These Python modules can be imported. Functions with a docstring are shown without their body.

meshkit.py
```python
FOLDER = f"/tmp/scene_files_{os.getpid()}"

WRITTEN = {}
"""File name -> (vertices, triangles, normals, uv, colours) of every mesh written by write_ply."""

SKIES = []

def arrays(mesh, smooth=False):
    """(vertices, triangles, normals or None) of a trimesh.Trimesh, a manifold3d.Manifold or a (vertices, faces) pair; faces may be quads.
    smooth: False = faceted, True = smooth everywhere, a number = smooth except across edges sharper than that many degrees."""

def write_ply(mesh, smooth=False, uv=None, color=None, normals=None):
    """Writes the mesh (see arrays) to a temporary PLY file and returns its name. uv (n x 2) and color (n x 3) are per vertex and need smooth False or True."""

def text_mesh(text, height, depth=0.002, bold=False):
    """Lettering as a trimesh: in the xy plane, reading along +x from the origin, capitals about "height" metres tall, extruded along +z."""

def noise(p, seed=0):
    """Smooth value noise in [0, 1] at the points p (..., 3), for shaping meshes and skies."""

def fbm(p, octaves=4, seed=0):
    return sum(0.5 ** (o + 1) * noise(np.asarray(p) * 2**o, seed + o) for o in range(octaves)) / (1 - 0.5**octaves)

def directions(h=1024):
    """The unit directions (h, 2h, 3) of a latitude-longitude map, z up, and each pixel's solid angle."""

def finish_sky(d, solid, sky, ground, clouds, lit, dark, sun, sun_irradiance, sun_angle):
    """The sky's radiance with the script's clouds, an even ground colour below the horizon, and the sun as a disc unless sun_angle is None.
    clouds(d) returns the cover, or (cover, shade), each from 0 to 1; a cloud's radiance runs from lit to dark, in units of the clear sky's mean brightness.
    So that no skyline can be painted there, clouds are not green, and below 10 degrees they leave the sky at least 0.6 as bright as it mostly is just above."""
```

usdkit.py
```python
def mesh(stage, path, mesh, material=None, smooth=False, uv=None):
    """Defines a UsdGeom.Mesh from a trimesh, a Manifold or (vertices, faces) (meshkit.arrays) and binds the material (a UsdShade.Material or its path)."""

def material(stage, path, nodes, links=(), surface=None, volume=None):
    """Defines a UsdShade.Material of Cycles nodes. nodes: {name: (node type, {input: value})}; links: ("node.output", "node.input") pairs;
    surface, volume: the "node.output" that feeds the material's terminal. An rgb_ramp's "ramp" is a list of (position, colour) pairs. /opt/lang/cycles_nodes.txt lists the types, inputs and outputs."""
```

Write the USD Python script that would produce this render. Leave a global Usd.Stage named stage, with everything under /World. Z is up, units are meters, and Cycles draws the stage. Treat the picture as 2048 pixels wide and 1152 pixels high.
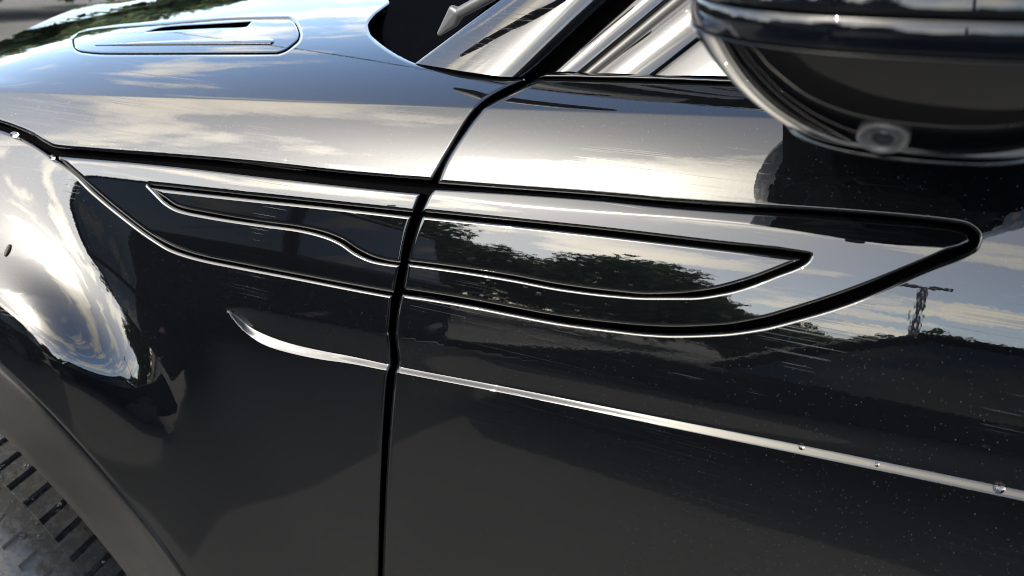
import math, random, numpy as np, trimesh, shapely, usdkit, meshkit
from shapely.geometry import Polygon
from scipy.spatial import Delaunay, cKDTree
from scipy.interpolate import PchipInterpolator
from scipy.ndimage import gaussian_filter1d
from pxr import Usd, UsdGeom, UsdLux, UsdShade, Gf, Vt, Sdf

stage = Usd.Stage.CreateInMemory()
UsdGeom.SetStageUpAxis(stage, 'Z'); UsdGeom.SetStageMetersPerUnit(stage, 1.0)
UsdGeom.Xform.Define(stage, '/World'); UsdGeom.Scope.Define(stage, '/World/Looks')
rng = np.random.default_rng(7); random.seed(7)

# ---------------------------------------------------------------- camera, sky, sun, exposure
F0, YAW, PITCH = 1450.0, math.radians(26), math.radians(24)
CAM = np.array([0, -.48, 1.20])
GROUND = -0.10
FWD = np.array([-math.sin(YAW)*math.cos(PITCH), math.cos(YAW)*math.cos(PITCH), -math.sin(PITCH)])
RIGHT = np.array([math.cos(YAW), math.sin(YAW), 0.0]); UP = np.cross(RIGHT, FWD)
cam = UsdGeom.Camera.Define(stage, '/World/camera')
m = np.eye(4); m[0, :3], m[1, :3], m[2, :3], m[3, :3] = RIGHT, UP, -FWD, CAM
cam.AddTransformOp().Set(Gf.Matrix4d(*m.ravel().tolist()))
cam.CreateHorizontalApertureAttr(36.0); cam.CreateVerticalApertureAttr(20.25)
cam.CreateFocalLengthAttr(F0/2048*36); cam.CreateFStopAttr(F0/2048*36/3.6); cam.CreateFocusDistanceAttr(0.66)
cam.CreateClippingRangeAttr(Gf.Vec2f(0.02, 2000)); cam.CreateExposureAttr(1.75)

SUN = np.array([-.45, -.574, .684]); SUN /= np.linalg.norm(SUN)
sun = UsdLux.DistantLight.Define(stage, '/World/sun')
sun.CreateIntensityAttr(0.5); sun.CreateAngleAttr(0.53); sun.CreateNormalizeAttr(True); sun.CreateColorAttr(Gf.Vec3f(1, .95, .87))
zx = SUN; xx = np.cross([0, 0, 1.0], zx); xx /= np.linalg.norm(xx); yx = np.cross(zx, xx)
m = np.eye(4); m[0, :3], m[1, :3], m[2, :3] = xx, yx, zx
sun.AddTransformOp().Set(Gf.Matrix4d(*m.ravel().tolist()))
SKYS = 0.15
skym = usdkit.material(stage, '/World/Looks/sky', {
    'tc': ('texture_coordinate', {}),
    'sky': ('sky_texture', {'sky_type': 'single_scattering', 'sun_disc': False, 'sun_elevation': math.asin(SUN[2]), 'sun_rotation': math.atan2(SUN[0], SUN[1]),
                            'aerosol_density': 1.0, 'altitude': 50.0}),
    'sx': ('separate_xyz', {}),
    'zc': ('math', {'math_type': 'maximum', 'value2': 0.0}), 'zo': ('math', {'math_type': 'add', 'value2': 0.16}),
    'iz': ('math', {'math_type': 'divide', 'value1': 1.0}),
    'q': ('vector_math', {'math_type': 'scale'}), 'mp': ('mapping', {'scale': (1.0, 1.7, 0.0), 'rotation': (0, 0, 0.5), 'location': (1.9, 0.55, 0)}),
    'n1': ('noise_texture', {'dimensions': '3D', 'scale': 1.25, 'detail': 9.0, 'roughness': 0.58, 'distortion': 0.35}),
    'r1': ('rgb_ramp', {'ramp': [(0, (0, 0, 0)), (.52, (0, 0, 0)), (.575, (.6, .6, .6)), (.66, (1, 1, 1)), (1, (1, 1, 1))]}),
    'bw': ('rgb_to_bw', {}),
    'dot': ('vector_math', {'math_type': 'dot_product', 'vector2': tuple(SUN)}),
    'dm': ('math', {'math_type': 'maximum', 'value2': 0.0}), 'dp': ('math', {'math_type': 'power', 'value2': 8.0}),
    'dg': ('math', {'math_type': 'multiply_add', 'value2': 3.2, 'value3': 1.3}), 'ca': ('math', {'math_type': 'add', 'value2': 2.6}),
    'hp': ('math', {'math_type': 'power', 'value2': 5.0}), 'hg': ('math', {'math_type': 'multiply', 'value2': 1.0}), 'hh': ('math', {'math_type': 'multiply'}), 'hs': ('vector_math', {'math_type': 'scale', 'vector1': (1.0, .94, .83)}),
    'gr': ('vector_math', {'math_type': 'scale', 'vector1': (1.02, .98, .93)}), 'g2': ('math', {'math_type': 'power', 'value2': 2.5}), 'gf': ('math', {'math_type': 'multiply', 'value2': 0.9}), 'ds': ('mix', {'mix_type': 'mix'}), 'hv': ('vector_math', {'math_type': 'add'}),
    'cb': ('math', {'math_type': 'multiply'}),
    'cc': ('vector_math', {'math_type': 'scale', 'vector1': (1.0, .925, .78)}),
    'mx': ('mix', {'mix_type': 'mix'}),
    'bg': ('background_shader', {'strength': SKYS})},
    [('tc.generated', 'sx.vector'), ('sx.z', 'zc.value1'), ('zc.value', 'zo.value1'), ('zo.value', 'iz.value2'),
     ('tc.generated', 'q.vector1'), ('iz.value', 'q.scale'), ('q.vector', 'mp.vector'), ('mp.vector', 'n1.vector'), ('n1.fac', 'r1.fac'),
     ('tc.generated', 'sky.vector'), ('sky.color', 'bw.color'), ('tc.generated', 'dot.vector1'), ('dot.value', 'dm.value1'), ('dm.value', 'dp.value1'), ('dp.value', 'dg.value1'),
     ('bw.val', 'cb.value1'), ('dg.value', 'cb.value2'), ('cb.value', 'ca.value1'), ('ca.value', 'cc.scale'),
     ('dm.value', 'hp.value1'), ('hp.value', 'hg.value1'), ('hg.value', 'hh.value1'), ('bw.val', 'hh.value2'), ('hh.value', 'hs.scale'), ('bw.val', 'gr.scale'), ('dm.value', 'g2.value1'), ('g2.value', 'gf.value1'), ('gf.value', 'ds.fac'), ('sky.color', 'ds.color1'), ('gr.vector', 'ds.color2'), ('ds.color', 'hv.vector1'), ('hs.vector', 'hv.vector2'), ('hv.vector', 'mx.color1'), ('cc.vector', 'mx.color2'), ('r1.color', 'mx.fac'), ('mx.color', 'bg.color')], surface='bg.background')
dome = UsdLux.DomeLight.Define(stage, '/World/sky'); dome.CreateIntensityAttr(1.0)
UsdShade.MaterialBindingAPI.Apply(dome.GetPrim()).Bind(skym)
dome.GetPrim().SetCustomDataByKey('kind', 'structure')

# ---------------------------------------------------------------- scene helpers
used = {}
def numbered(path):
    k = used.get(path, -1) + 1; used[path] = k
    return path if k == 0 else f'{path}_{k:03d}'
def obj(name, vfn, mat, parent='/World', **cd):
    """One Mesh prim. vfn = (V, F) or (V, F, N) arrays, or a trimesh."""
    path = numbered(f'{parent}/{name}')
    if isinstance(vfn, tuple) and len(vfn) == 3:
        V, F, N = vfn
        me = UsdGeom.Mesh.Define(stage, path)
        me.CreatePointsAttr(Vt.Vec3fArray.FromNumpy(np.ascontiguousarray(V, np.float32)))
        me.CreateFaceVertexCountsAttr(Vt.IntArray.FromNumpy(np.full(len(F), 3, np.int32)))
        me.CreateFaceVertexIndicesAttr(Vt.IntArray.FromNumpy(np.ascontiguousarray(F, np.int32).ravel()))
        me.CreateSubdivisionSchemeAttr('none')
        me.CreateNormalsAttr(Vt.Vec3fArray.FromNumpy(np.ascontiguousarray(N, np.float32))); me.SetNormalsInterpolation('vertex')
        UsdShade.MaterialBindingAPI.Apply(me.GetPrim()).Bind(mat)
    else:
        me = usdkit.mesh(stage, path, vfn, mat, smooth=cd.pop('smooth', 35))
    cd.pop('smooth', None)
    for k, v in cd.items():
        me.GetPrim().SetCustomDataByKey(k, v)
    return path
def thing(name, label, category, loc=(0, 0, 0), group=None):
    path = numbered(f'/World/{name}')
    x = UsdGeom.Xform.Define(stage, path)
    if any(loc): x.AddTranslateOp().Set(Gf.Vec3d(*map(float, loc)))
    p = x.GetPrim(); p.SetCustomDataByKey('label', label); p.SetCustomDataByKey('category', category)
    if group: p.SetCustomDataByKey('group', group)
    return path

# ---------------------------------------------------------------- materials
def mat(name, nodes, links=(), surface='p.BSDF'):
    return usdkit.material(stage, f'/World/Looks/{name}', nodes, links, surface=surface)
def plain(name, col, rough, **kw):
    return mat(name, {'p': ('principled_bsdf', {'base_color': col, 'roughness': rough, **kw})})
PAINT = mat('black_paint', {
    'g': ('geometry', {}),
    'v': ('voronoi_texture', {'dimensions': '3D', 'feature': 'f1', 'scale': 1500.0}),
    's': ('separate_xyz', {}), 'th': ('math', {'math_type': 'greater_than', 'value2': 0.990}),
    'd': ('map_range', {'from_min': 0.25, 'from_max': 0.45, 'to_min': 1.0, 'to_max': 0.0, 'clamp': True}), 'fm': ('math', {'math_type': 'multiply'}),
    'c': ('mix', {'color1': (.0008, .0009, .0011), 'color2': (.13, .135, .15)}),
    'cn': ('vector_math', {'math_type': 'subtract', 'vector2': (.5, .5, .5)}), 'cs': ('vector_math', {'math_type': 'scale'}),
    'k': ('math', {'math_type': 'multiply', 'value2': 0.9}),
    'na': ('vector_math', {'math_type': 'add'}), 'nn': ('vector_math', {'math_type': 'normalize'}),
    'op': ('noise_texture', {'scale': 260.0, 'detail': 1.0, 'roughness': 0.4}),
    'ob': ('bump', {'strength': 0.022, 'distance': 0.0006}),
    'sm': ('mapping', {'rotation': (0, 0.20, 0), 'scale': (3.5, 4.0, 1500.0)}), 'sn': ('noise_texture', {'scale': 1.0, 'detail': 1.0, 'roughness': 0.4, 'distortion': 0.5}),
    'sr': ('rgb_ramp', {'ramp': [(0, (0, 0, 0)), (.63, (0, 0, 0)), (.70, (1, 1, 1)), (1, (1, 1, 1))]}), 'mk': ('noise_texture', {'scale': 7.0, 'detail': 2.0}),
    'mr': ('map_range', {'from_min': 0.48, 'from_max': 0.74, 'to_min': 0.0, 'to_max': 1.0, 'clamp': True}), 'sk': ('math', {'math_type': 'multiply'}),
    'sb': ('bump', {'strength': 0.34, 'distance': 0.00019}),
    'p': ('principled_bsdf', {'roughness': 0.3, 'specular_ior_level': 0.0, 'coat_weight': 1.0, 'coat_ior': 1.85, 'coat_roughness': 0.008})},
    [('g.position', 'v.vector'), ('v.color', 's.vector'), ('s.x', 'th.value1'), ('v.distance', 'd.value'), ('th.value', 'fm.value1'), ('d.result', 'fm.value2'),
     ('fm.value', 'c.fac'), ('c.color', 'p.base_color'), ('fm.value', 'p.metallic'),
     ('v.color', 'cn.vector1'), ('cn.vector', 'cs.vector1'), ('fm.value', 'k.value1'), ('k.value', 'cs.scale'), ('g.normal', 'na.vector1'), ('cs.vector', 'na.vector2'), ('na.vector', 'nn.vector1'), ('nn.vector', 'p.normal'),
     ('g.position', 'op.vector'), ('op.fac', 'ob.height'), ('g.position', 'sm.vector'), ('sm.vector', 'sn.vector'), ('sn.fac', 'sr.fac'), ('g.position', 'mk.vector'), ('mk.fac', 'mr.value'), ('sr.color', 'sk.value1'), ('mr.result', 'sk.value2'), ('sk.value', 'sb.height'), ('ob.normal', 'sb.normal'), ('sb.normal', 'p.coat_normal')])
GLOSS = mat('gloss_black_plastic', {
    'g': ('geometry', {}),
    'op': ('noise_texture', {'scale': 300.0, 'detail': 1.0, 'roughness': 0.4}),
    'ob': ('bump', {'strength': 0.012, 'distance': 0.0006}),
    'sm': ('mapping', {'rotation': (0, 0.20, 0), 'scale': (3.5, 4.0, 1500.0)}), 'sn': ('noise_texture', {'scale': 1.0, 'detail': 1.0, 'roughness': 0.4, 'distortion': 0.5}),
    'sr': ('rgb_ramp', {'ramp': [(0, (0, 0, 0)), (.63, (0, 0, 0)), (.70, (1, 1, 1)), (1, (1, 1, 1))]}), 'mk': ('noise_texture', {'scale': 7.0, 'detail': 2.0}),
    'mr': ('map_range', {'from_min': 0.56, 'from_max': 0.74, 'to_min': 0.0, 'to_max': 1.0, 'clamp': True}), 'sk': ('math', {'math_type': 'multiply'}),
    'sb': ('bump', {'strength': 0.34, 'distance': 0.00019}),
    'p': ('principled_bsdf', {'base_color': (.0007, .0008, .001), 'roughness': 0.01, 'ior': 1.9})},
    [('g.position', 'op.vector'), ('op.fac', 'ob.height'), ('g.position', 'sm.vector'), ('sm.vector', 'sn.vector'), ('sn.fac', 'sr.fac'), ('g.position', 'mk.vector'), ('mk.fac', 'mr.value'), ('sr.color', 'sk.value1'), ('mr.result', 'sk.value2'), ('sk.value', 'sb.height'), ('ob.normal', 'sb.normal'), ('sb.normal', 'p.normal')])
SEAL = plain('seal_black', (.0018, .0018, .002), 0.7, specular_ior_level=.0)
RUBBER = plain('rubber', (.012, .012, .012), 0.45)
MATT = mat('textured_grey_plastic', {
    'g': ('geometry', {}), 'n': ('noise_texture', {'scale': 30.0, 'detail': 4.0}), 'n2': ('noise_texture', {'scale': 1500.0, 'detail': 1.0}),
    'c': ('rgb_ramp', {'ramp': [(.3, (.0085, .0085, .0085)), (.7, (.012, .012, .0115))]}), 'b': ('bump', {'strength': 0.3, 'distance': 0.0004}),
    'p': ('principled_bsdf', {'roughness': 0.6, 'specular_ior_level': .22})},
    [('g.position', 'n.vector'), ('g.position', 'n2.vector'), ('n.fac', 'c.fac'), ('c.color', 'p.base_color'), ('n2.fac', 'b.height'), ('b.normal', 'p.normal')])
TYRE = mat('wet_tyre', {
    'g': ('geometry', {}), 'n': ('noise_texture', {'scale': 85.0, 'detail': 6.0, 'roughness': .65}), 'r': ('rgb_ramp', {'ramp': [(.42, (.08, .08, .08)), (.60, (.40, .40, .40))]}),
    'n2': ('noise_texture', {'scale': 500.0, 'detail': 2.0}), 'b': ('bump', {'strength': 0.35, 'distance': 0.0007}),
    'p': ('principled_bsdf', {'base_color': (.006, .006, .006), 'roughness': .6, 'specular_ior_level': .3, 'coat_weight': 1.0, 'coat_ior': 1.6})},
    [('g.position', 'n.vector'), ('n.fac', 'r.fac'), ('r.color', 'p.coat_roughness'), ('g.position', 'n2.vector'), ('n2.fac', 'b.height'), ('b.normal', 'p.normal')])
COWL = plain('cowl_plastic', (.0012, .0014, .002), .6, specular_ior_level=.0)
GLASS = plain('dark_glass', (.004, .005, .006), 0.0, ior=1.52)
WATER = plain('water', (1, 1, 1), 0.0, ior=1.33, transmission_weight=1.0)
WIPERM = plain('wiper_grey', (.03, .031, .033), .42)
NAVY = plain('navy_car_paint', (.002, .003, .006), .6, specular_ior_level=.06)
REDL = plain('red_lens', (.03, .004, .004), .3)
CLOTH = plain('dark_cloth', (.006, .007, .011), .9)
SKIN = plain('skin', (.35, .2, .14), .55)
HAIR = plain('dark_hair', (.01, .008, .006), .6)
MIRP = plain('mirror_gloss_black', (.0006, .0008, .0013), .02, ior=1.65)
RIMM = plain('dark_alloy', (.02, .02, .021), .5)
CAMM = plain('camera_ring', (.085, .085, .09), .3, metallic=.3)
LEAFBIT = plain('dry_leaf', (.02, .014, .01), .7)
CHROME = plain('silver_plastic', (.35, .35, .36), 0.3, metallic=0.6)
LENS = plain('clear_lens', (.05, .052, .056), .2)
ASPHALT = mat('asphalt', {
    'g': ('geometry', {}), 'n': ('noise_texture', {'scale': 0.35, 'detail': 5.0}), 'n2': ('noise_texture', {'scale': 90.0, 'detail': 3.0}),
    'c': ('rgb_ramp', {'ramp': [(.3, (.052, .051, .049)), (.7, (.074, .072, .068))]}), 'b': ('bump', {'strength': 0.5, 'distance': 0.006}),
    'p': ('principled_bsdf', {'roughness': 0.9, 'specular_ior_level': 0.04})},
    [('g.position', 'n.vector'), ('g.position', 'n2.vector'), ('n.fac', 'c.fac'), ('c.color', 'p.base_color'), ('n2.fac', 'b.height'), ('b.normal', 'p.normal')])
LEAF = mat('foliage', {
    'g': ('geometry', {}), 'n': ('noise_texture', {'scale': 0.8, 'detail': 3.0}),
    'c': ('rgb_ramp', {'ramp': [(.3, (.022, .036, .014)), (.7, (.06, .085, .03))]}),
    'p': ('principled_bsdf', {'roughness': 0.7}), 't': ('translucent_bsdf', {}), 'm': ('mix_closure', {'fac': 0.25})},
    [('g.position', 'n.vector'), ('n.fac', 'c.fac'), ('c.color', 'p.base_color'), ('c.color', 't.color'), ('p.BSDF', 'm.closure1'), ('t.BSDF', 'm.closure2')], surface='m.closure')
BARK = plain('bark', (.07, .055, .04), 0.9)
POSTM = plain('painted_post', (.62, .6, .56), 0.6)
GALV = plain('galvanised_steel', (.12, .12, .125), 0.5, metallic=0.4)

# ---------------------------------------------------------------- ground and surroundings
def sheet(x0, y0, x1, y1, z): return (np.array([(x0, y0, z), (x1, y0, z), (x1, y1, z), (x0, y1, z)], float), np.array([(0, 1, 2), (0, 2, 3)]))
obj('ground', sheet(-400, -400, 400, 400, GROUND), ASPHALT, kind='structure', smooth=False)

def wood():
    V, Fc = [], []; n = 0
    r = np.random.default_rng(3)
    trees = []
    for a in np.arange(0, 360, 4.2):
        A = math.radians(a + r.uniform(-1.5, 1.5)); D = r.uniform(24, 34)
        trees.append((D*math.cos(A), D*math.sin(A), (r.uniform(6.6, 9.2) if 230 < a < 257 else r.uniform(4.4, 7.0) if 205 < a < 264 else r.uniform(3.0, 5.0)), r.uniform(1.6, 2.8)))
    for (x, y, h, w) in trees:
        k = 3600 if h > 6.5 else 1300
        u = r.normal(size=(k, 3)); u /= np.linalg.norm(u, axis=1, keepdims=True)
        rad = (.55 + .5*meshkit.noise(u*2.2 + x))[:, None]*r.uniform(.6, 1, (k, 1))
        c = np.array([x, y, GROUND + h*.55]) + u*rad*[w*1.35, w*1.35, h*.58]
        c[:, 2] = np.maximum(c[:, 2], GROUND + .2)
        a1 = r.normal(size=(k, 3)); a1 /= np.linalg.norm(a1, axis=1, keepdims=True); a2 = np.cross(a1, r.normal(size=(k, 3))); a2 /= np.linalg.norm(a2, axis=1, keepdims=True)
        s = r.uniform(.16, .4, (k, 1))*(.72 if h > 6.5 else 1)
        V.append(np.stack([c - a1*s, c + a2*s*.6, c + a1*s, c - a2*s*.6], 1).reshape(-1, 3))
        i = np.arange(k)*4 + n; Fc += [np.stack([i, i+1, i+2], 1), np.stack([i, i+2, i+3], 1)]; n += 4*k
    return np.vstack(V), np.vstack(Fc)
obj('trees', wood(), LEAF, kind='stuff', label='dense dark trees around the edge of the car park', category='trees', smooth=False)

# ---------------------------------------------------------------- the body surface
def ray(px, py):
    px, py = np.asarray(px, float), np.asarray(py, float)
    d = (px[..., None]-1024)/F0*RIGHT - (py[..., None]-576)/F0*UP + FWD
    return d/np.linalg.norm(d, axis=-1, keepdims=True)
def project(P):
    v = np.asarray(P) - CAM
    return np.stack([1024+F0*(v@RIGHT)/(v@FWD), 576-F0*(v@UP)/(v@FWD)], -1)
AX = -ray(-2193.0, 110.0)                        # the length of the car, rising a little to the rear
EU = np.array([0, 1.0, 0]) - AX*AX[1]; EU /= np.linalg.norm(EU); EV = np.cross(AX, EU)
def theta(px, py):
    d = ray(px, py); return np.arctan2(d@EV, d@EU)
# slope of the body section, degrees from upright, from the sill up to the bonnet
SEC = [(-140, 87), (-60, 85.5), (0, 83.5), (60, 80), (110, 75), (160, 70), (200, 65), (215, 62), (219, 45), (290, 39.5), (345, 34.5), (366, 31.5), (378, 27), (440, 21), (520, 16.5), (600, 14), (690, 12.5), (790, 7), (900, 5), (1250, 1), (1600, -3)]
_py = np.linspace(-140, 1600, 8000); _th = theta(np.full_like(_py, 1000.0), _py)
_al = np.radians(gaussian_filter1d(np.interp(_py, *zip(*SEC)), 5))
_nu, _nv = -np.cos(_al), np.sin(_al)
_dl = -(-np.sin(_th)*_nu + np.cos(_th)*_nv)/(np.cos(_th)*_nu + np.sin(_th)*_nv)
_L = np.concatenate([[0], np.cumsum((_dl[1:]+_dl[:-1])/2*np.diff(_th))])
_i0 = np.searchsorted(_py, 700); _c2 = np.array([CAM@EU, CAM@EV])
_r0 = (0 - _c2[0])/math.cos(_th[_i0]); _r = _r0*np.exp(_L - _L[_i0])
_o = np.argsort(_th); TH_T, R_T, AL_T = _th[_o], _r[_o], _al[_o]
WHEEL = np.array([-1.146, 0.247]); ARCH = 0.50
pch = lambda pts: PchipInterpolator(*zip(*pts), extrapolate=True)
yLt = pch([(455, 619), (468, 628), (496, 651), (530, 668), (581, 686), (640, 700), (700, 712), (782, 730), (1022, 776), (1348, 840), (1690, 908), (2048, 982), (2400, 1056)])
yLb = pch([(455, 621), (468, 640), (496, 669), (530, 691.5), (581, 707.5), (640, 719.5), (700, 727.5), (782, 743), (1022, 789), (1348, 857), (1690, 927), (2048, 1002), (2400, 1077)])
yU = pch([(455, 617), (479, 614), (520, 619), (600, 634), (700, 654), (780, 672), (1022, 712), (1348, 785), (1690, 845), (2048, 905), (2400, 965)])
yB = pch([(-300, 280), (103, 322), (341, 346), (700, 383), (865, 392), (1022, 410), (1193, 424), (1380, 437), (1700, 470), (1902, 493), (2300, 530)])
yHC = pch([(-300, 90), (0, 72), (180, 53), (342, 38), (513, 14), (700, -1), (1000, -22), (2300, -90)])
sstep = lambda t: np.where(t <= 0, 0, np.where(t >= 1, 1, t*t*t*(t*(t*6-15)+10)))
FLARE = 0.084
def disp(P, px, py):
    """outward height over the swept section, metres"""
    dx, dz = P[..., 0]-WHEEL[0], P[..., 2]-WHEEL[1]
    rho = np.hypot(dx, dz) - ARCH
    phi = np.degrees(np.arctan2(dz, dx))
    h = FLARE*(.28 + .72*sstep((phi - 31)/36))*(1 - sstep((rho - .04)/.30))
    h = h - .16*np.clip(-.88 - P[..., 0], 0, .7)**2*(1 - sstep((py - (150 + .0335*px))/30))
    h = h + .0025*sstep((yHC(px) - py)/26)
    tp = sstep((px - 446)/34)
    a = np.clip((py - yU(px))/np.maximum(yLt(px)-yU(px), 1.5), 0, 1); a = a*a*(3-2*a)*.35 + a*.65
    b = np.clip((py - yLt(px))/np.maximum(yLb(px)-yLt(px), 1.5), 0, 1); b = .12*sstep(b) + .88*b
    depth = np.interp(px, [455, 490, 600, 800, 1348, 2048, 2400], [.0034, .0056, .0052, .0042, .0037, .0034, .0034])
    h = h - depth*tp*a*(1-b)
    return h
def surf(px, py, trim=False):
    d = ray(px, py); th = np.arctan2(d@EV, d@EU); l2 = np.hypot(d@EU, d@EV)
    t = np.interp(th, TH_T, R_T)/l2; al = np.interp(th, TH_T, AL_T)
    n = -np.cos(al)[..., None]*EU + np.sin(al)[..., None]*EV
    dn = np.minimum((d*n).sum(-1), -.12)
    P0 = CAM + d*t[..., None]; P = P0
    for _ in range(3):
        h = disp(P, px, py)
        if trim == 'd': u = (yB(px)-py)/26; h = h - .0035*np.clip((u + np.sqrt(u*u + .006))/2, 0, 1.2)
        P = P0 + d*(h/dn)[..., None]
    return P, d, dn

def curve(pts, step=1.6):
    p = np.array(pts, float)
    if len(p) > 2:
        s = np.concatenate([[0], np.cumsum(np.hypot(*np.diff(p, axis=0).T))])
        u = np.linspace(0, s[-1], max(2, int(s[-1]/step)))
        return np.stack([PchipInterpolator(s, p[:, 0])(u), PchipInterpolator(s, p[:, 1])(u)], 1)
    n = max(2, int(np.hypot(*(p[1]-p[0]))/step)); return p[0] + (p[1]-p[0])*np.linspace(0, 1, n)[:, None]
def ring(*segs):
    """closed outline from smooth runs of points that meet at corners"""
    out = []
    for k, s in enumerate(segs):
        nxt = segs[(k+1) % len(segs)]
        c = curve(s) if len(s) > 1 else np.array(s, float)
        out.append(c)
        j = np.array([s[-1], nxt[0]], float)
        if np.hypot(*(j[1]-j[0])) > 2: out.append(curve(j)[1:-1])
    p = Polygon(np.vstack(out)).buffer(0)
    return max(p.geoms, key=lambda g: g.area) if p.geom_type == 'MultiPolygon' else p
def resample(line, step):
    n = max(4, int(line.length/step)); return np.array([line.interpolate(i/n, normalized=True).coords[0] for i in range(n)])
def panel(poly, lip=6.0, R=.0022, flange=.012, grid=5.0, fine=None, rows=(), trim=False, bstep=2.2, sfun=None, inset=0.0):
    """A thin shell over the outline: surface, rounded lip and a turned-in edge. Returns V, F, N."""
    S = sfun or (lambda x, y: surf(x, y, trim)[0])
    rings = [np.array(r.coords[:-1]) for r in [poly.exterior, *poly.interiors]]
    dense = np.vstack([resample(shapely.LineString(np.vstack([r, r[:1]])), .5) for r in rings]); tree = cKDTree(dense)
    def N0(x, y):
        a = S(x+1.5, y)-S(x-1.5, y); b = S(x, y+1.5)-S(x, y-1.5); n = np.cross(b, a); n /= np.linalg.norm(n, axis=-1, keepdims=True)
        s = np.sign((n*ray(x, y)).sum(-1)); return n*-s[..., None]
    def Pf(x, y, dn):
        e = tree.query(np.stack([x, y], -1), distance_upper_bound=lip+1)[0]
        q = np.clip(1 - np.minimum(e, lip)/lip, 0, 1)
        h = -R*q*q - inset
        return S(x, y) + ray(x, y)*(h/dn)[..., None]
    bpts = [resample(shapely.LineString(np.vstack([r, r[:1]])), bstep) for r in rings]
    pts = list(bpts)
    for e in [f*lip for f in (.1, .22, .38, .58, .8, 1.05)]:
        b = poly.buffer(-e, join_style='round')
        for g in getattr(b, 'geoms', [b]):
            if g.is_empty: continue
            for r in [g.exterior, *g.interiors]:
                if r.length > 8: pts.append(resample(shapely.LineString(r.coords), bstep))
    x0, y0, x1, y1 = poly.bounds
    X, Y = np.meshgrid(np.arange(x0, x1, grid), np.arange(y0, y1, grid)); X[1::2] += grid/2
    g = np.stack([X.ravel(), Y.ravel()], 1)
    if fine is not None:
        fs, ff = fine
        X, Y = np.meshgrid(np.arange(x0, x1, fs), np.arange(y0, y1, fs)); X[1::2] += fs/2
        gf = np.stack([X.ravel(), Y.ravel()], 1); g = np.vstack([g[~ff(g[:, 0], g[:, 1])], gf[ff(gf[:, 0], gf[:, 1])]])
    if len(rows):
        rw = np.vstack(rows); rw = rw[shapely.contains_xy(poly, rw[:, 0], rw[:, 1])]; rw = rw[tree.query(rw)[0] > lip*1.05 + 1.0]
        if len(rw): g = np.vstack([g[cKDTree(rw).query(g)[0] > 2.6], rw])
    g = g[shapely.contains_xy(poly, g[:, 0], g[:, 1])]
    g = g[tree.query(g)[0] > lip*1.05 + 1.2]
    A = np.vstack(pts + [g])
    tri = Delaunay(A).simplices
    c = A[tri].mean(1); tri = tri[shapely.contains_xy(poly, c[:, 0], c[:, 1])]
    ar = np.cross(A[tri[:, 1]]-A[tri[:, 0]], A[tri[:, 2]]-A[tri[:, 0]]); tri = tri[np.abs(ar) > 1e-3]; ar = np.cross(A[tri[:, 1]]-A[tri[:, 0]], A[tri[:, 2]]-A[tri[:, 0]])
    tri[ar > 0] = tri[ar > 0][:, ::-1]
    NN = N0(A[:, 0], A[:, 1]); dn = np.minimum((ray(A[:, 0], A[:, 1])*NN).sum(-1), -.12)
    V = Pf(A[:, 0], A[:, 1], dn)
    # normals at points nudged inside the outline
    B = A.copy(); nb = sum(map(len, bpts)); o = 0
    for r in bpts:
        t = np.roll(r, -1, 0)-np.roll(r, 1, 0); n2 = np.stack([-t[:, 1], t[:, 0]], 1); n2 /= np.linalg.norm(n2, axis=1, keepdims=True)+1e-9
        test = r + n2*.5; s = np.where(shapely.contains_xy(poly, test[:, 0], test[:, 1]), 1, -1)
        B[o:o+len(r)] = r + n2*s[:, None]*.55; o += len(r)
    h = .35
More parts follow.
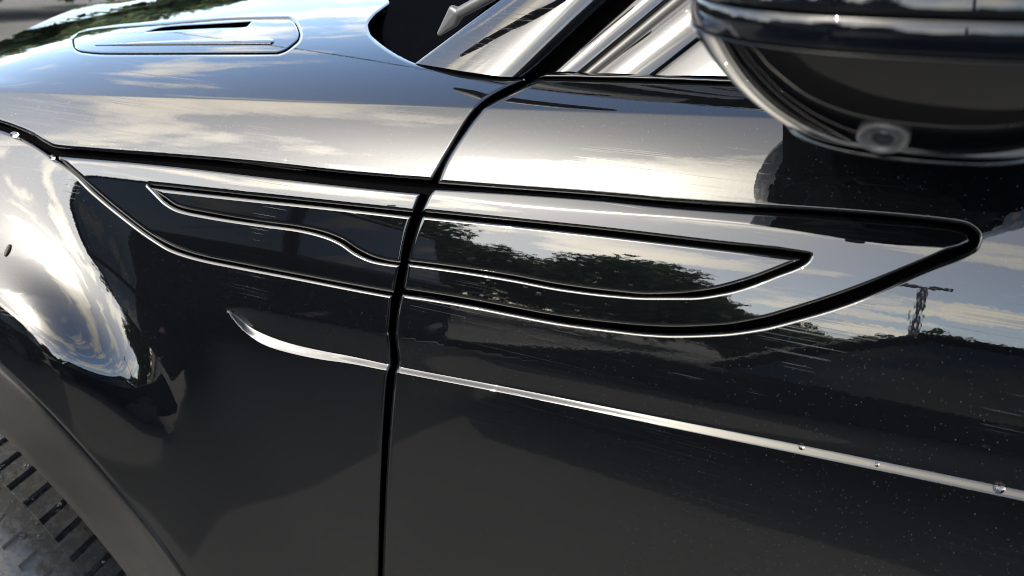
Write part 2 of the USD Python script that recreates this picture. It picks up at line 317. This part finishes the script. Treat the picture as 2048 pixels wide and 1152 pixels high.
    a = Pf(B[:, 0]+h, B[:, 1], dn)-Pf(B[:, 0]-h, B[:, 1], dn); b = Pf(B[:, 0], B[:, 1]+h, dn)-Pf(B[:, 0], B[:, 1]-h, dn)
    N = np.cross(b, a); N /= np.linalg.norm(N, axis=1, keepdims=True)+1e-12
    N *= -np.sign((N*ray(B[:, 0], B[:, 1])).sum(1))[:, None]
    Vs, Fs, Ns = [V], [tri], [N]; n = len(V); o = 0
    for r in bpts:                                    # turned-in edge
        k = len(r); i = np.arange(k); j = (i+1) % k
        top = V[o:o+k]; nb0 = NN[o:o+k]; low = top - nb0*flange
        t = np.roll(top, -1, 0)-np.roll(top, 1, 0); en = np.cross(t, nb0); en /= np.linalg.norm(en, axis=1, keepdims=True)+1e-12
        q = project(top + en*.002) ; s = np.where(shapely.contains_xy(poly, q[:, 0], q[:, 1]), -1, 1); en = en*s[:, None]
        Vs += [top, low]; Ns += [en, en]
        Fs += [np.stack([n+i, n+j, n+k+j], 1), np.stack([n+i, n+k+j, n+k+i], 1)]; n += 2*k; o += k
    return np.vstack(Vs), np.vstack(Fs), np.vstack(Ns)

# ---------------------------------------------------------------- the car
CAR = thing('car', 'glossy black car seen close at its front wing, door and mirror', 'car')
xr = lambda a, b, st=2.4: np.arange(a, b, st)
ledge_rows = [np.stack([xr(458, 2240), yLt(xr(458, 2240)) + f*(yLb(xr(458, 2240))-yLt(xr(458, 2240)))], 1) for f in (-.5, -.2, -.04, .08, .25, .42, .58, .75, .92, 1.04, 1.2, 1.5)]
bevel_rows = [np.stack([xr(860, 1960), yB(xr(860, 1960)) + f], 1) for f in (-7, -4.5, -2.7, -1.2, 0, 1.2, 2.7, 4.5, 7)]
crease_rows = [np.stack([xr(-220, 2240, 4), 183.6 + .0335*xr(-220, 2240, 4) + f], 1) for f in (-5, -3, -1.6, -.5, .6, 1.7, 3, 5)]
near_ledge = lambda x, y: (np.abs(y - (yLt(x)+yLb(x))/2) < 24) & (x > 440)
L_, R_, T_, B_ = -220, 2260, -70, 1330
hood_low = [(-220, 195), (-100, 218), (0, 243), (34, 255), (68, 270), (92, 285), (109, 293), (171, 299), (342, 312), (513, 326.5), (700, 347), (862, 360)]
hood_seam = [(866, 356), (875, 340), (899, 299), (943, 228), (960, 209), (1000, 183), (1049, 161)]
hood_rear = [(1046, 158.5), (940, 149), (885, 139), (827, 125), (765, 92), (741, 68), (737, 52), (748, 33), (766, 18), (796, -4), (830, -26)]
hood_front = [(330, -26), (260, 0), (185, 10), (130, 27), (62, 56), (0, 84), (-100, 135), (-220, 192)]
hood = ring(hood_low, hood_seam, hood_rear, hood_front)
scoop_out = [(147, 78), (150, 94), (165, 102), (222, 106), (400, 105.5), (552, 104.5), (566, 101), (584, 89), (595, 78), (597, 70), (594, 58), (586, 44), (577, 39.5), (499, 40), (330, 50), (200, 58), (158, 66)]
sp = ring(scoop_out); hood_h = hood.difference(sp.buffer(2.2))
obj('hood', panel(hood_h.buffer(1.2), lip=8, R=.0026, grid=6, rows=crease_rows), PAINT, CAR)
slot = ring([(291, 64), (330, 54), (420, 48), (503, 43), (492, 54), (420, 57), (330, 62)])
obj('hood_vent', panel(sp.buffer(.3).difference(slot), lip=3.0, R=.0006, grid=4), PAINT, CAR)

seamL = [(788.5, 592), (777.5, 664), (782, 729), (776, 745), (771, 790), (762, 950), (756, 1152), (752, 1330)]
fend = ring([(-220, 212), (-100, 235), (0, 262), (34, 274), (68, 292), (97, 311), (150, 347), (185, 381), (243, 430), (303, 475), (344, 499.5), (395, 516), (480, 533.5), (600, 556), (700, 575.5), (784, 591)], seamL[1:],
            [(470, 1330), (366, 1151), (308, 1070), (239, 982), (171, 902), (103, 828), (34, 761), (-60, 681), (-220, 590)])
obj('fender', panel((fend).buffer(2.3), lip=9, R=.0034, grid=6, fine=(4, near_ledge), rows=ledge_rows), PAINT, CAR)

trim_f = ring([(119, 315), (205, 321.5), (342, 334), (513, 353.5), (700, 374), (840, 388)], [(840, 389), (824, 430), (811, 474), (799, 529), (788, 583)],
              [(786, 582.5), (700, 567), (600, 548), (485, 526), (400, 508.5), (352, 493), (312, 473), (250, 428), (190, 378), (130, 325)])
hole_f = ring([(293, 367), (480, 387), (700, 410), (860, 427)], [(860, 536), (798, 530), (748, 522), (714, 508), (680, 485), (650, 472), (598, 459), (513, 447.5), (410, 431.5), (356, 419.5), (328, 403)])
obj('fender_vent_trim', panel((trim_f.difference(hole_f)).buffer(2.3), lip=8, R=.0028, grid=5, trim='f'), GLOSS, CAR)
ins_f = ring([(303, 376.5), (480, 396), (700, 419), (822, 433)], [(822, 435), (810, 474), (801, 523)], [(797, 523), (755, 515), (720, 500), (684, 477), (652, 464), (600, 452), (513, 440), (412, 423), (360, 412), (333, 396)])
obj('fender_vent_insert', panel((ins_f).buffer(2.3), lip=8, R=.0028, grid=5, trim='f'), GLOSS, CAR)

seamR = [(1073, 160), (1030, 184), (981, 209), (964, 222), (926, 270), (892, 325), (877, 364)]
tr_top = [(877, 365), (1000, 374), (1193, 388), (1348, 402), (1690, 424), (1880, 441), (1930, 449), (1948, 459), (1958, 474), (1952, 494), (1935, 506), (1861, 536), (1690, 609), (1590, 639), (1519, 656), (1440, 666), (1348, 669), (1295, 666.5), (1227, 659), (1124, 645.5), (1022, 626.5), (936, 609.5), (806, 589)]
seamR2 = [(804, 592), (793, 671), (798, 724), (792, 745), (789, 773), (782, 850), (775, 950), (767, 1152), (762, 1330)]
door = ring(tr_top, seamR2, [(R_, B_), (R_, 207)], [(R_, 206), (1700, 180), (1440, 168), (1250, 162), (1080, 158)], seamR)
obj('door', panel(door.buffer(2.0), lip=9, R=.0030, grid=7, fine=(4, near_ledge), rows=ledge_rows+crease_rows), PAINT, CAR)
trim_d = ring([(870, 377), (1000, 384), (1193, 398), (1348, 414), (1690, 438), (1890, 456), (1922, 461), (1938, 470), (1940, 480), (1928, 489), (1895, 500), (1861, 515), (1690, 584), (1590, 617), (1519, 637), (1440, 649.5), (1348, 653), (1295, 651), (1227, 645), (1124, 632), (1022, 613.5), (936, 597), (810, 577)],
              [(809, 575), (817, 527), (827, 483), (842, 431), (863, 384)])
hole_d = ring([(800, 418), (1022, 440), (1193, 457.5), (1420, 484), (1606, 506), (1622, 510), (1619, 518), (1553, 551), (1450, 585), (1380, 594), (1295, 594), (1227, 589.5), (1124, 577), (1022, 558), (936, 544), (800, 526)])
obj('door_trim', panel((trim_d.difference(hole_d)).buffer(2.3), lip=8, R=.0028, grid=5, rows=bevel_rows, trim='d'), GLOSS, CAR)
ins_d = ring([(847, 433), (1022, 451), (1193, 470), (1420, 496.5), (1592, 517)], [(1600, 519), (1587, 524), (1485, 562), (1416, 579), (1348, 586), (1295, 587), (1227, 581.5), (1124, 568.5), (1022, 549.5), (936, 536), (820, 521)], [(818, 520), (829, 480), (844, 436)])
obj('door_trim_insert', panel((ins_d).buffer(2.3), lip=8, R=.0028, grid=5, trim='f'), GLOSS, CAR)

body = shapely.union_all([hood, fend, trim_f, trim_d, door]).buffer(26).buffer(-29)
obj('inner_structure', panel(body, lip=2, R=.0005, flange=.004, grid=22, bstep=15, inset=.013), SEAL, CAR)
# ---------------------------------------------------------------- wheel arch moulding and tyre
mould = ring([(365, 1152), (306.5, 1071), (237.5, 983.5), (169.5, 903.5), (101.5, 830), (32.5, 763), (-60, 684), (-220, 594)], [(-220, 720), (-100, 795), (0, 866), (68, 934), (137, 1008), (205, 1088), (253, 1150), (300, 1235), (352, 1330)], [(467, 1330)])
def msurf(x, y):
    P, d, dn = surf(x, y)
    rho = np.hypot(P[..., 0]-WHEEL[0], P[..., 2]-WHEEL[1]) - ARCH
    return P + d*((-.030*np.clip((-rho)/.13, 0, 1)**2 - .0012)/dn)[..., None]
obj('wheel_arch_moulding', panel(mould, lip=14, R=.004, flange=.07, grid=9, sfun=msurf), MATT, CAR)

def lathe(prof, a0, a1, n, c):
    """profile of (radius, y) swept about the axle from angle a0 to a1"""
    A = np.linspace(a0, a1, n); p = np.array(prof)
    V = np.stack([c[0] + p[None, :, 0]*np.cos(A)[:, None], np.broadcast_to(p[None, :, 1], (n, len(p))), c[1] + p[None, :, 0]*np.sin(A)[:, None]], -1).reshape(-1, 3)
    k = len(p); i = np.arange(n-1)[:, None]*k + np.arange(k-1)[None]; i = i.ravel()
    return V, np.vstack([np.stack([i, i+1, i+k+1], 1), np.stack([i, i+k+1, i+k], 1)])
RT = .345
tp_ = [(RT-.110, -.140), (RT-.085, -.150), (RT-.062, -.155), (RT-.060, -.153), (RT-.056, -.153), (RT-.054, -.155), (RT-.046, -.154), (RT-.044, -.151), (RT-.040, -.151), (RT-.038, -.1525), (RT-.026, -.146), (RT-.024, -.143), (RT-.021, -.142), (RT-.019, -.1435), (RT-.012, -.134), (RT-.006, -.120), (RT-.002, -.104), (RT, -.085), (RT, -.066), (RT-.007, -.064), (RT-.007, .06), (RT-.02, .1)]
WH = obj('wheel', lathe(tp_, 0, 2*math.pi, 260, WHEEL), TYRE, CAR, smooth=40)
def block(a, y0, y1, w, r0, r1, skew):
    """one tread block following the round of the tyre"""
    n = 4; P = []
    for k in range(n):
        y = y0 + (y1-y0)*k/(n-1); drop = 0
        for (da, rr) in ((-w, r0), (-w*.88, r1), (w*.88, r1), (w, r0)):
            aa = a + da + skew*(y-y0); P.append((WHEEL[0] + (rr+drop)*math.cos(aa), y, WHEEL[1] + (rr+drop)*math.sin(aa)))
    F = []
    for k in range(n-1):
        for j in range(3):
            i = k*4+j; F += [(i, i+1, i+5), (i, i+5, i+4)]
    F += [(0, 2, 1), (0, 3, 2), (4*n-4, 4*n-3, 4*n-2), (4*n-4, 4*n-2, 4*n-1)]
    return np.array(P), np.array(F)
step = 2*math.pi/66
for k in range(20):
    a = math.radians(2) + k*step
    obj('tread_block', block(a, -.067, -.004, step*.40, RT-.008, RT+.001, .5), TYRE, WH, smooth=25)
    obj('tread_block', block(a+.02, .006, .06, step*.40, RT-.008, RT+.001, -.6), TYRE, WH, smooth=25)
well = lathe([(ARCH-.10, .02), (ARCH-.06, .05), (ARCH-.06, .35), (.05, .36)], -.4, 3.4, 60, WHEEL)
obj('wheel_arch_liner', well, SEAL, CAR)
for k in range(20):                                # fine sipes show as thin ribs between the blocks' shoulders
    a = math.radians(2) + (k+.5)*step
    obj('shoulder_rib', block(a, -.118, -.072, step*.06, RT-.012, RT-.0005, .5), TYRE, WH, smooth=25)
bd = []
for k in range(420):
    a = math.radians(rng.uniform(4, 85)); y = rng.uniform(-.150, -.070) if k % 3 else rng.uniform(-.066, -.01); r_ = float(np.interp(y, [q[1] for q in tp_[4:19]], [q[0] for q in tp_[4:19]])) if y < -.067 else RT+.0015
    bd.append(trimesh.creation.icosphere(subdivisions=1, radius=rng.choice([.0009, .0013, .0018, .0026], p=[.4, .3, .2, .1])).apply_translation((WHEEL[0] + r_*math.cos(a), y, WHEEL[1] + r_*math.sin(a))))
obj('water_beads', trimesh.util.concatenate(bd), WATER, WH, smooth=True, kind='stuff')

# ---------------------------------------------------------------- pillar, door frame, belt moulding, cowl, wiper
from scipy.optimize import fsolve
def lean(b, top):
    """the far end of a line that rises with the screen pillar from b and passes the sight line of a point higher up"""
    f = lambda q: project(b + np.array([q[0], .27*q[1], .62*q[1]])) - top
    q = fsolve(f, (.1, .14)); return np.array([q[0], .27*q[1], .62*q[1]])
def strip(bot, top, bulge=0.0, out=0.0, grow=1.9, nu=24, thick=.006, edge=.0):
    """A shell ruled between the sill line bot and the pillar lines towards top, arched across by bulge"""
    bot, top = np.array(bot, float), np.array(top, float)
    s = np.linspace(0, 1, len(bot)); u = np.linspace(0, 1, nu)
    bp = np.stack([PchipInterpolator(s, bot[:, k])(u) if len(bot) > 2 else np.interp(u, s, bot[:, k]) for k in (0, 1)], 1)
    tpx = np.stack([np.interp(u, [0, 1], top[[0, -1], k]) for k in (0, 1)], 1)
    B = surf(bp[:, 0], bp[:, 1])[0]; D = np.array([lean(b, t) for b, t in zip(B, tpx)])
    v = np.linspace(-.02, grow, 30)
    G = B[:, None] + D[:, None]*v[None, :, None]
    n = np.cross(np.gradient(G, axis=0), np.gradient(G, axis=1)); n /= np.linalg.norm(n, axis=-1, keepdims=True)
    n *= -np.sign((n*(G-CAM)).sum(-1, keepdims=True))
    e = np.clip(np.minimum(u, 1-u)/.06, 0, 1)
    h = bulge*4*u*(1-u) + out - edge*(1-np.sqrt(1-(1-e)**2*.98))
    G = G + n*h[:, None, None]
    low = G - n*thick
    k = len(v)
    def grid(P):
        i = (np.arange(nu-1)[:, None]*k + np.arange(k-1)[None]).ravel(); return np.vstack([np.stack([i, i+k, i+k+1], 1), np.stack([i, i+k+1, i+1], 1)])
    Vt = np.vstack([G.reshape(-1, 3), low.reshape(-1, 3)]); Fa = grid(G); Fs = [Fa, Fa[:, ::-1] + nu*k]
    loop = [(i, 0) for i in range(nu)] + [(nu-1, j) for j in range(1, k)] + [(i, k-1) for i in range(nu-2, -1, -1)] + [(0, j) for j in range(k-2, 0, -1)]
    for (a, b), (c, d_) in zip(loop, loop[1:]+loop[:1]):
        p, q = a*k+b, c*k+d_; Fs.append(np.array([(p, p+nu*k, q), (q, p+nu*k, q+nu*k)]))
    return Vt, np.vstack(Fs)
pc = strip([(829, 123.5), (885, 136.5), (940, 146), (1010, 153), (1061, 147)], [(994, 0), (1218, 0)], bulge=.006, thick=.012, edge=.0025, nu=60)
PILLAR = obj('windscreen_pillar', pc, PAINT, CAR, smooth=30)
obj('door_seal', strip([(1058, 148), (1108, 142)], [(1214, 0), (1272, 0)], out=-.014), SEAL, CAR)
FRAME = obj('door_frame', strip([(1107, 142.5), (1135, 142), (1162, 143)], [(1268, 0), (1333, 0)], bulge=.003, edge=.002, thick=.014, nu=40), GLOSS, CAR)
obj('window_seal', strip([(1162, 143), (1191, 143.5)], [(1333, 0), (1368, 0)], bulge=.002, out=-.003), RUBBER, CAR)
obj('door_frame_panel', strip([(1191.5, 144), (1250, 147), (1305, 149)], [(1368.5, 0), (1497, 0)], bulge=.003, edge=.0012, thick=.01, nu=50), PAINT, CAR)
obj('mirror_sail_panel', strip([(1307, 149), (1500, 156), (1750, 167)], [(1500, 0), (1985, 0)], bulge=.006, edge=.0012, thick=.01, nu=50), GLOSS, CAR)
slit = ring([(893, 127), (960, 134), (1010, 139), (1062, 143)], [(1064, 150), (1040, 153), (1000, 152), (940, 145), (908, 136)])
obj('belt_moulding', panel(ring([(1094, 143.5), (1250, 147), (1380, 150.5), (1600, 159), (2000, 180)], [(2000, 196), (1700, 176.5), (1440, 165), (1250, 158), (1078, 155)]), lip=6, R=.003, grid=5, inset=-.002), GLOSS, CAR)
cowl_z = 1.075
def csurf(x, y):
    d = ray(x, y); t = (cowl_z - CAM[2])/np.minimum(d[..., 2], -.03); return CAM + d*np.minimum(t, 2.2)[..., None]
def hplane(px, py, z):
    d = ray(px, py); return CAM + d*((z-CAM[2])/d[..., 2])[..., None]
cv = np.array([(x, y, z) for y, z in [(.10, 1.075), (.20, 1.082), (.45, 1.088), (.8, 1.115), (1.4, 1.150)] for x in (-.75, -.18)])
cf = np.array([f for k in range(4) for f in ((2*k, 2*k+1, 2*k+3), (2*k, 2*k+3, 2*k+2))])
obj('cowl_panel', (np.vstack([cv, cv-[0, 0, .012]]), np.vstack([cf, cf[:, ::-1]+len(cv)])), COWL, CAR, smooth=60)
wb = np.stack([PchipInterpolator([0, 1, 2, 3, 4], np.array([(-.425, .16, 1.098), (-.56, .28, 1.10), (-.74, .5, 1.12), (-.98, .8, 1.135), (-1.2, 1.3, 1.14)])[:, k])(np.linspace(0, 4, 30)) for k in range(3)], 1)
wt = wb + np.array([.7, .18, .6])*.62; wv = np.vstack([wb, wt]); wi = np.arange(29); wf = np.vstack([np.stack([wi, wi+1, wi+31], 1), np.stack([wi, wi+31, wi+30], 1)])
obj('windscreen', (np.vstack([wv, wv-[0, 0, .006]]), np.vstack([wf, wf[:, ::-1]+60])), COWL, CAR, smooth=60)
def hull(pts, r):
    sp_ = [trimesh.creation.icosphere(subdivisions=2, radius=rr).apply_translation(p).vertices for p, rr in zip(pts, np.broadcast_to(r, len(pts)))]
    return trimesh.convex.convex_hull(np.vstack(sp_))
wz = 1.105
def vplane(px, py, y):
    d = ray(px, py); return CAM + d*((y-CAM[1])/d[..., 1])[..., None]
w = [vplane(*map(float, q), .140) for q in [(879, 67), (908, 45), (906, 20), (916, 27), (1010, -24)]]
WIPER = obj('wiper_arm', hull([w[0], w[1], w[3], w[2]], [.0022, .0042, .0058, .0042]), WIPERM, CAR)
obj('wiper_blade', hull([w[3], w[4], w[4]+(w[4]-w[3])*1.5], [.0050, .0056, .0056]), WIPERM, WIPER)

# ---------------------------------------------------------------- wing mirror
MC = np.array([.020, -.062]); MA = np.array([.108, .140])
MPROF = [(1.266, .30), (1.260, .62), (1.247, .82), (1.229, .94), (1.209, .995), (1.1945, 1.01), (1.1925, 1.0)]
STRIP = [(1.192, .985), (1.1905, 1.0), (1.186, 1.004), (1.1805, .998), (1.180, .985)]
LOW = [(1.1795, .985), (1.179, 1.0), (1.171, .955), (1.158, .865), (1.145, .75), (1.133, .61), (1.1295, .555), (1.129, .53)]
RIM = [(1.1285, .51), (1.1288, .545), (1.127, .555), (1.1245, .51), (1.1215, .43), (1.120, .3), (1.1195, 0)]
def mshell(prof, closed=True, nphi=140):
    ph = np.linspace(0, 2*math.pi, nphi, endpoint=False); e = 2/2.5
    ux, uy = np.sign(np.cos(ph))*np.abs(np.cos(ph))**e, np.sign(np.sin(ph))*np.abs(np.sin(ph))**e
    pz, ps = np.array(prof).T
    tt = np.linspace(0, 1, len(pz)); q = np.linspace(0, 1, len(pz)*5); z = PchipInterpolator(tt, pz)(q); s = PchipInterpolator(tt, ps)(q)
    V = np.stack([MC[0] + MA[0]*s[:, None]*ux[None] - (1-s[:, None])*.0, MC[1] + MA[1]*s[:, None]*uy[None] + (1-s[:, None])*.02, z[:, None] + np.zeros(nphi)[None]], -1)
    V[..., 2] += (V[..., 1]-MC[1])*.05
    n, k = V.shape[:2]; i = np.arange(n-1)[:, None]*k; j = np.arange(k)[None]; a, b = (i+j).ravel(), (i+(j+1) % k).ravel()
    F = np.vstack([np.stack([a, a+k, b+k], 1), np.stack([a, b+k, b], 1)])
    V = V.reshape(-1, 3); c0, c1 = len(V), len(V)+1
    V = np.vstack([V, V[:k].mean(0), V[-k:].mean(0)]); j = np.arange(k); jn = (j+1) % k
    return V, np.vstack([F, np.stack([np.full(k, c0), j, jn], 1), np.stack([np.full(k, c1), (n-1)*k+jn, (n-1)*k+j], 1)])
MIR = obj('wing_mirror', mshell(LOW), MIRP, CAR, smooth=40)
obj('mirror_cap', mshell(MPROF), MIRP, MIR, smooth=40)
obj('turn_signal_lens', mshell(STRIP), MIRP, MIR, smooth=40)
obj('mirror_base', mshell(RIM), MIRP, MIR, smooth=40)

obj('mirror_arm', hull([np.array(q) for q in [(-.045, -.06, 1.165), (-.045, -.06, 1.195), (.095, .0, 1.150), (-.055, .14, 1.165), (-.055, .14, 1.150), (.12, .14, 1.155), (-.04, .14, 1.128), (.10, .0, 1.140)]], .012), SEAL, MIR)

def mirror_point(px, py):
    d = ray(float(px), float(py)); tm = trimesh.Trimesh(*mshell(LOW), process=False)
    loc = tm.ray.intersects_location(CAM[None], d[None])[0]
    i = np.argmin(((loc-CAM)**2).sum(1)); fi = tm.nearest.on_surface(loc[i:i+1])[2][0]
    n = tm.face_normals[fi]; return loc[i], n*-np.sign(n@d)
def turned(prof, n=48):
    """a round part turned about z from (radius, height) pairs"""
    a = np.linspace(0, 2*math.pi, n, endpoint=False); p = np.array(prof); k = len(p)
    V = np.stack([p[None, :, 0]*np.cos(a)[:, None], p[None, :, 0]*np.sin(a)[:, None], np.broadcast_to(p[None, :, 1], (n, k))], -1).reshape(-1, 3)
    i = np.arange(n)[:, None]*k; j = np.arange(k-1)[None]; i2 = (np.arange(n)[:, None]+1) % n*k
    a_, b_ = (i+j).ravel(), (i2+j).ravel(); return V, np.vstack([np.stack([a_, b_, b_+1], 1), np.stack([a_, b_+1, a_+1], 1)])
def place(mesh, P, n, up=(0, 0, 1.0)):
    n = n/np.linalg.norm(n); x = np.cross(up, n); x /= np.linalg.norm(x); y = np.cross(n, x)
    V, F = mesh; return V@np.array([x, y, n]) + P, F
cp, cn = mirror_point(1768, 266)
vv = (CAM-cp)/np.linalg.norm(CAM-cp); cn = cn - vv*(cn@vv); cn = cn/np.linalg.norm(cn)*.82 + vv*.57; cp = cp + cn*.0015
CAMERA = obj('mirror_camera', place(turned([(.0092, -.004), (.0092, .0012), (.0086, .0020), (.0080, .0016), (.0072, .0002), (.0056, .0000), (.0052, .0010), (.0044, .0011), (.0040, .0004)]), cp, cn), CAMM, MIR)
obj('camera_lens', place(turned([(.0041, .0002), (.0036, .0014), (.0024, .0022), (.0012, .0026), (.00001, .0027)]), cp, cn), GLASS, CAMERA if False else MIR)

# ---------------------------------------------------------------- hood vent blade, drops of water, small debris
obj('vent_blade', panel(ring([(190, 90), (360, 88.5), (540, 87), (547, 84)], [(548, 79), (536, 76), (440, 78), (280, 84)]), lip=4, R=.0012, grid=4, inset=-.0018), PAINT, CAR)
def blob(px, py, r, sq=(1, 1, .6), seed=0, base=None):
    P = surf(np.array([px]), np.array([py]))[0][0]; h = 2.
    a = surf(np.array([px+h]), np.array([py]))[0][0]-P; b = surf(np.array([px]), np.array([py+h]))[0][0]-P; n = np.cross(b, a); n /= np.linalg.norm(n); n *= -np.sign(n@(P-CAM))
    m_ = trimesh.creation.icosphere(subdivisions=3, radius=1.0); V = m_.vertices*(1 + .12*(meshkit.noise(m_.vertices*1.3+seed)[:, None]-.5))*np.array(sq)*r
    return place((V, m_.faces), P + n*r*sq[2]*.45, n)
for (px, py, r, sq, lab) in [(1603, 894, .0022, (1, .95, .7), 'small clear water drop on the door ledge, nearest the middle of the door'),
                             (1754, 929, .0016, (.9, 1.1, .5), 'tiny flat water drop on the door ledge between two rounder drops'),
                             (1998, 976, .0034, (1, 1.1, .7), 'large clear water drop on the door ledge at the picture edge'),
                             (31, 270, .0050, (1.4, .7, .6), 'flat bead of water on the gap above the wheel arch'),
                             (106, 315, .0036, (1.2, .8, .6), 'bead of water at the front tip of the black vent trim')]:
    obj('water_drop', blob(float(px), float(py), r, sq, px), WATER, smooth=True, label=lab, category='water drop', group='drops of water on the car body')
obj('leaf_fragment', blob(16., 501., .0062, (.4, 1.3, .3), 5), LEAFBIT, smooth=True, label='dark shrivelled leaf fragment stuck on the wing above the wheel', category='leaf')

# ---------------------------------------------------------------- things round about: lamp posts, far post
def tube(p0, p1, r0, r1, n=20):
    return hull([np.array(p0, float), np.array(p1, float)], [r0, r1])
def lamp(loc, label, height, arm, head):
    t = thing('street_lamp', label, 'street lamp', loc)
    obj('pole', tube((0, 0, 0), (0, 0, height), .085, .06), GALV, t)
    for q in arm:
        obj('arm', tube((0, 0, height), q, .05, .045), GALV, t); q = np.array(q)
        dirn = q/np.linalg.norm(q)*0 + np.array([q[0], q[1], 0])/max(np.hypot(q[0], q[1]), 1e-6)
        b = trimesh.creation.box((head, head*.5, .14)); ang = math.atan2(dirn[1], dirn[0]); b.apply_transform(trimesh.transformations.rotation_matrix(ang, (0, 0, 1))); b.apply_translation(q + dirn*head*.45)
        obj('lamp_head', b, GALV, t)
lamp((1.4, -13.9, GROUND), 'steel lamp post with two flood heads, mirrored in the door', 5.3, [(.12, 0, 5.4), (-.12, 0, 5.4)], .34)
cab = [np.array(q) for q in [(-24., 16., 4.6), (-9.2, 8.0, 5.6), (-2.7, 4.6, 8.0), (9., -1.5, 8.6)]]
cs = np.vstack([curve_ for curve_ in [np.stack([PchipInterpolator([0, 1, 2, 3], np.array(cab)[:, k])(np.linspace(0, 3, 40)) for k in range(3)], 1)]])
obj('overhead_cable', trimesh.util.concatenate([hull([cs[i], cs[i+1]], [.026, .026]) for i in range(39)]), RUBBER, smooth=True, label='dark overhead cable crossing the sky above the bonnet', category='cable')

def parked_car(loc, L, Hh, label, flip=1, boxy=False):
    bl = 1.12 if boxy else .86                        # waistline
    """a neighbour in the next bay: length L along x, its side towards us at y = 0 of loc"""
    t = thing('parked_car', label, 'car', loc)
    W = 1.78; S = lambda x, y, z: np.array([x*L/2*flip, -y, z])
    low = [S(x, y, z) for x in (-.97, .95) for y in (.10, W-.10) for z in (.32, .66)] + [S(x, y, bl-.02) for x in (-.62, .95 if boxy else .80) for y in (.12, W-.12)] + [S(x, y, .5) for x in (-.8, .8) for y in (.06, W-.06)]
    obj('body', hull(low, .06), NAVY, t)
    x0, x1, x2, x3, yi = (-.50, .93, -.22, .86, .20) if boxy else (-.50, .72, -.18, .42, .30)
    cab_ = [S(x, y, bl) for x in (x0, x1) for y in (.16, W-.16)] + [S(x, y, Hh-.10) for x in (x2, x3) for y in (yi, W-yi)]
    obj('window_glass', hull(cab_, .03), GLASS, t)
    obj('roof', hull([S(x, y, Hh-.05) for x in (x2+.01, x3-.01) for y in (yi+.02, W-yi-.02)], .045), NAVY, t)
    for xa, xb in ((x0, x2), (.12, .12), (x1, x3)):
        for ya, yb in ((.15, yi-.02), (W-.15, W-yi+.02)):
            obj('pillar', hull([S(xa, ya, bl), S(xb, yb, Hh-.08)], .04), NAVY, t)
    for x in (-.64, .60):
        for y in (.11, W-.11):
            c = trimesh.creation.cylinder(.33, .21, sections=40); c.apply_transform(trimesh.transformations.rotation_matrix(math.pi/2, (1, 0, 0))); c.apply_translation(S(x, y, .33))
            w_ = obj('wheel', c, RUBBER, t)
            c = trimesh.creation.cylinder(.22, .222, sections=40); c.apply_transform(trimesh.transformations.rotation_matrix(math.pi/2, (1, 0, 0))); c.apply_translation(S(x, y, .33)); obj('rim', c, RIMM, w_)
    for y in (.28, W-.28):
        obj('headlight', hull([S(-.985, y-.1, .62), S(-.96, y+.1, .66)], .05), LENS, t)
        obj('tail_light', hull([S(.975, y-.1, .62), S(.96, y+.1, .68)], .05), REDL, t)
    return t
parked_car((-4.50, -2.05, GROUND), 4.6, 1.95, 'tall dark blue van parked across the gap, mirrored in the front wing', boxy=True)
parked_car((.72, -2.25, GROUND), 4.5, 1.42, 'low dark blue saloon parked across the gap, mirrored in the door')
pp = hplane(182.0, 16.0, GROUND)
post = thing('bollard', 'pale bollard on the asphalt beyond the front of the bonnet', 'bollard', pp)
obj('shaft', trimesh.creation.cylinder(.075, 1.0, sections=32).apply_translation((0, 0, .5)), POSTM, post)
obj('cap', hull([np.array([0, 0, 1.0]), np.array([0, 0, 1.01])], .08), POSTM, post)
kb = hplane(np.array([-300., 170.]), np.array([12., 8.]), GROUND)
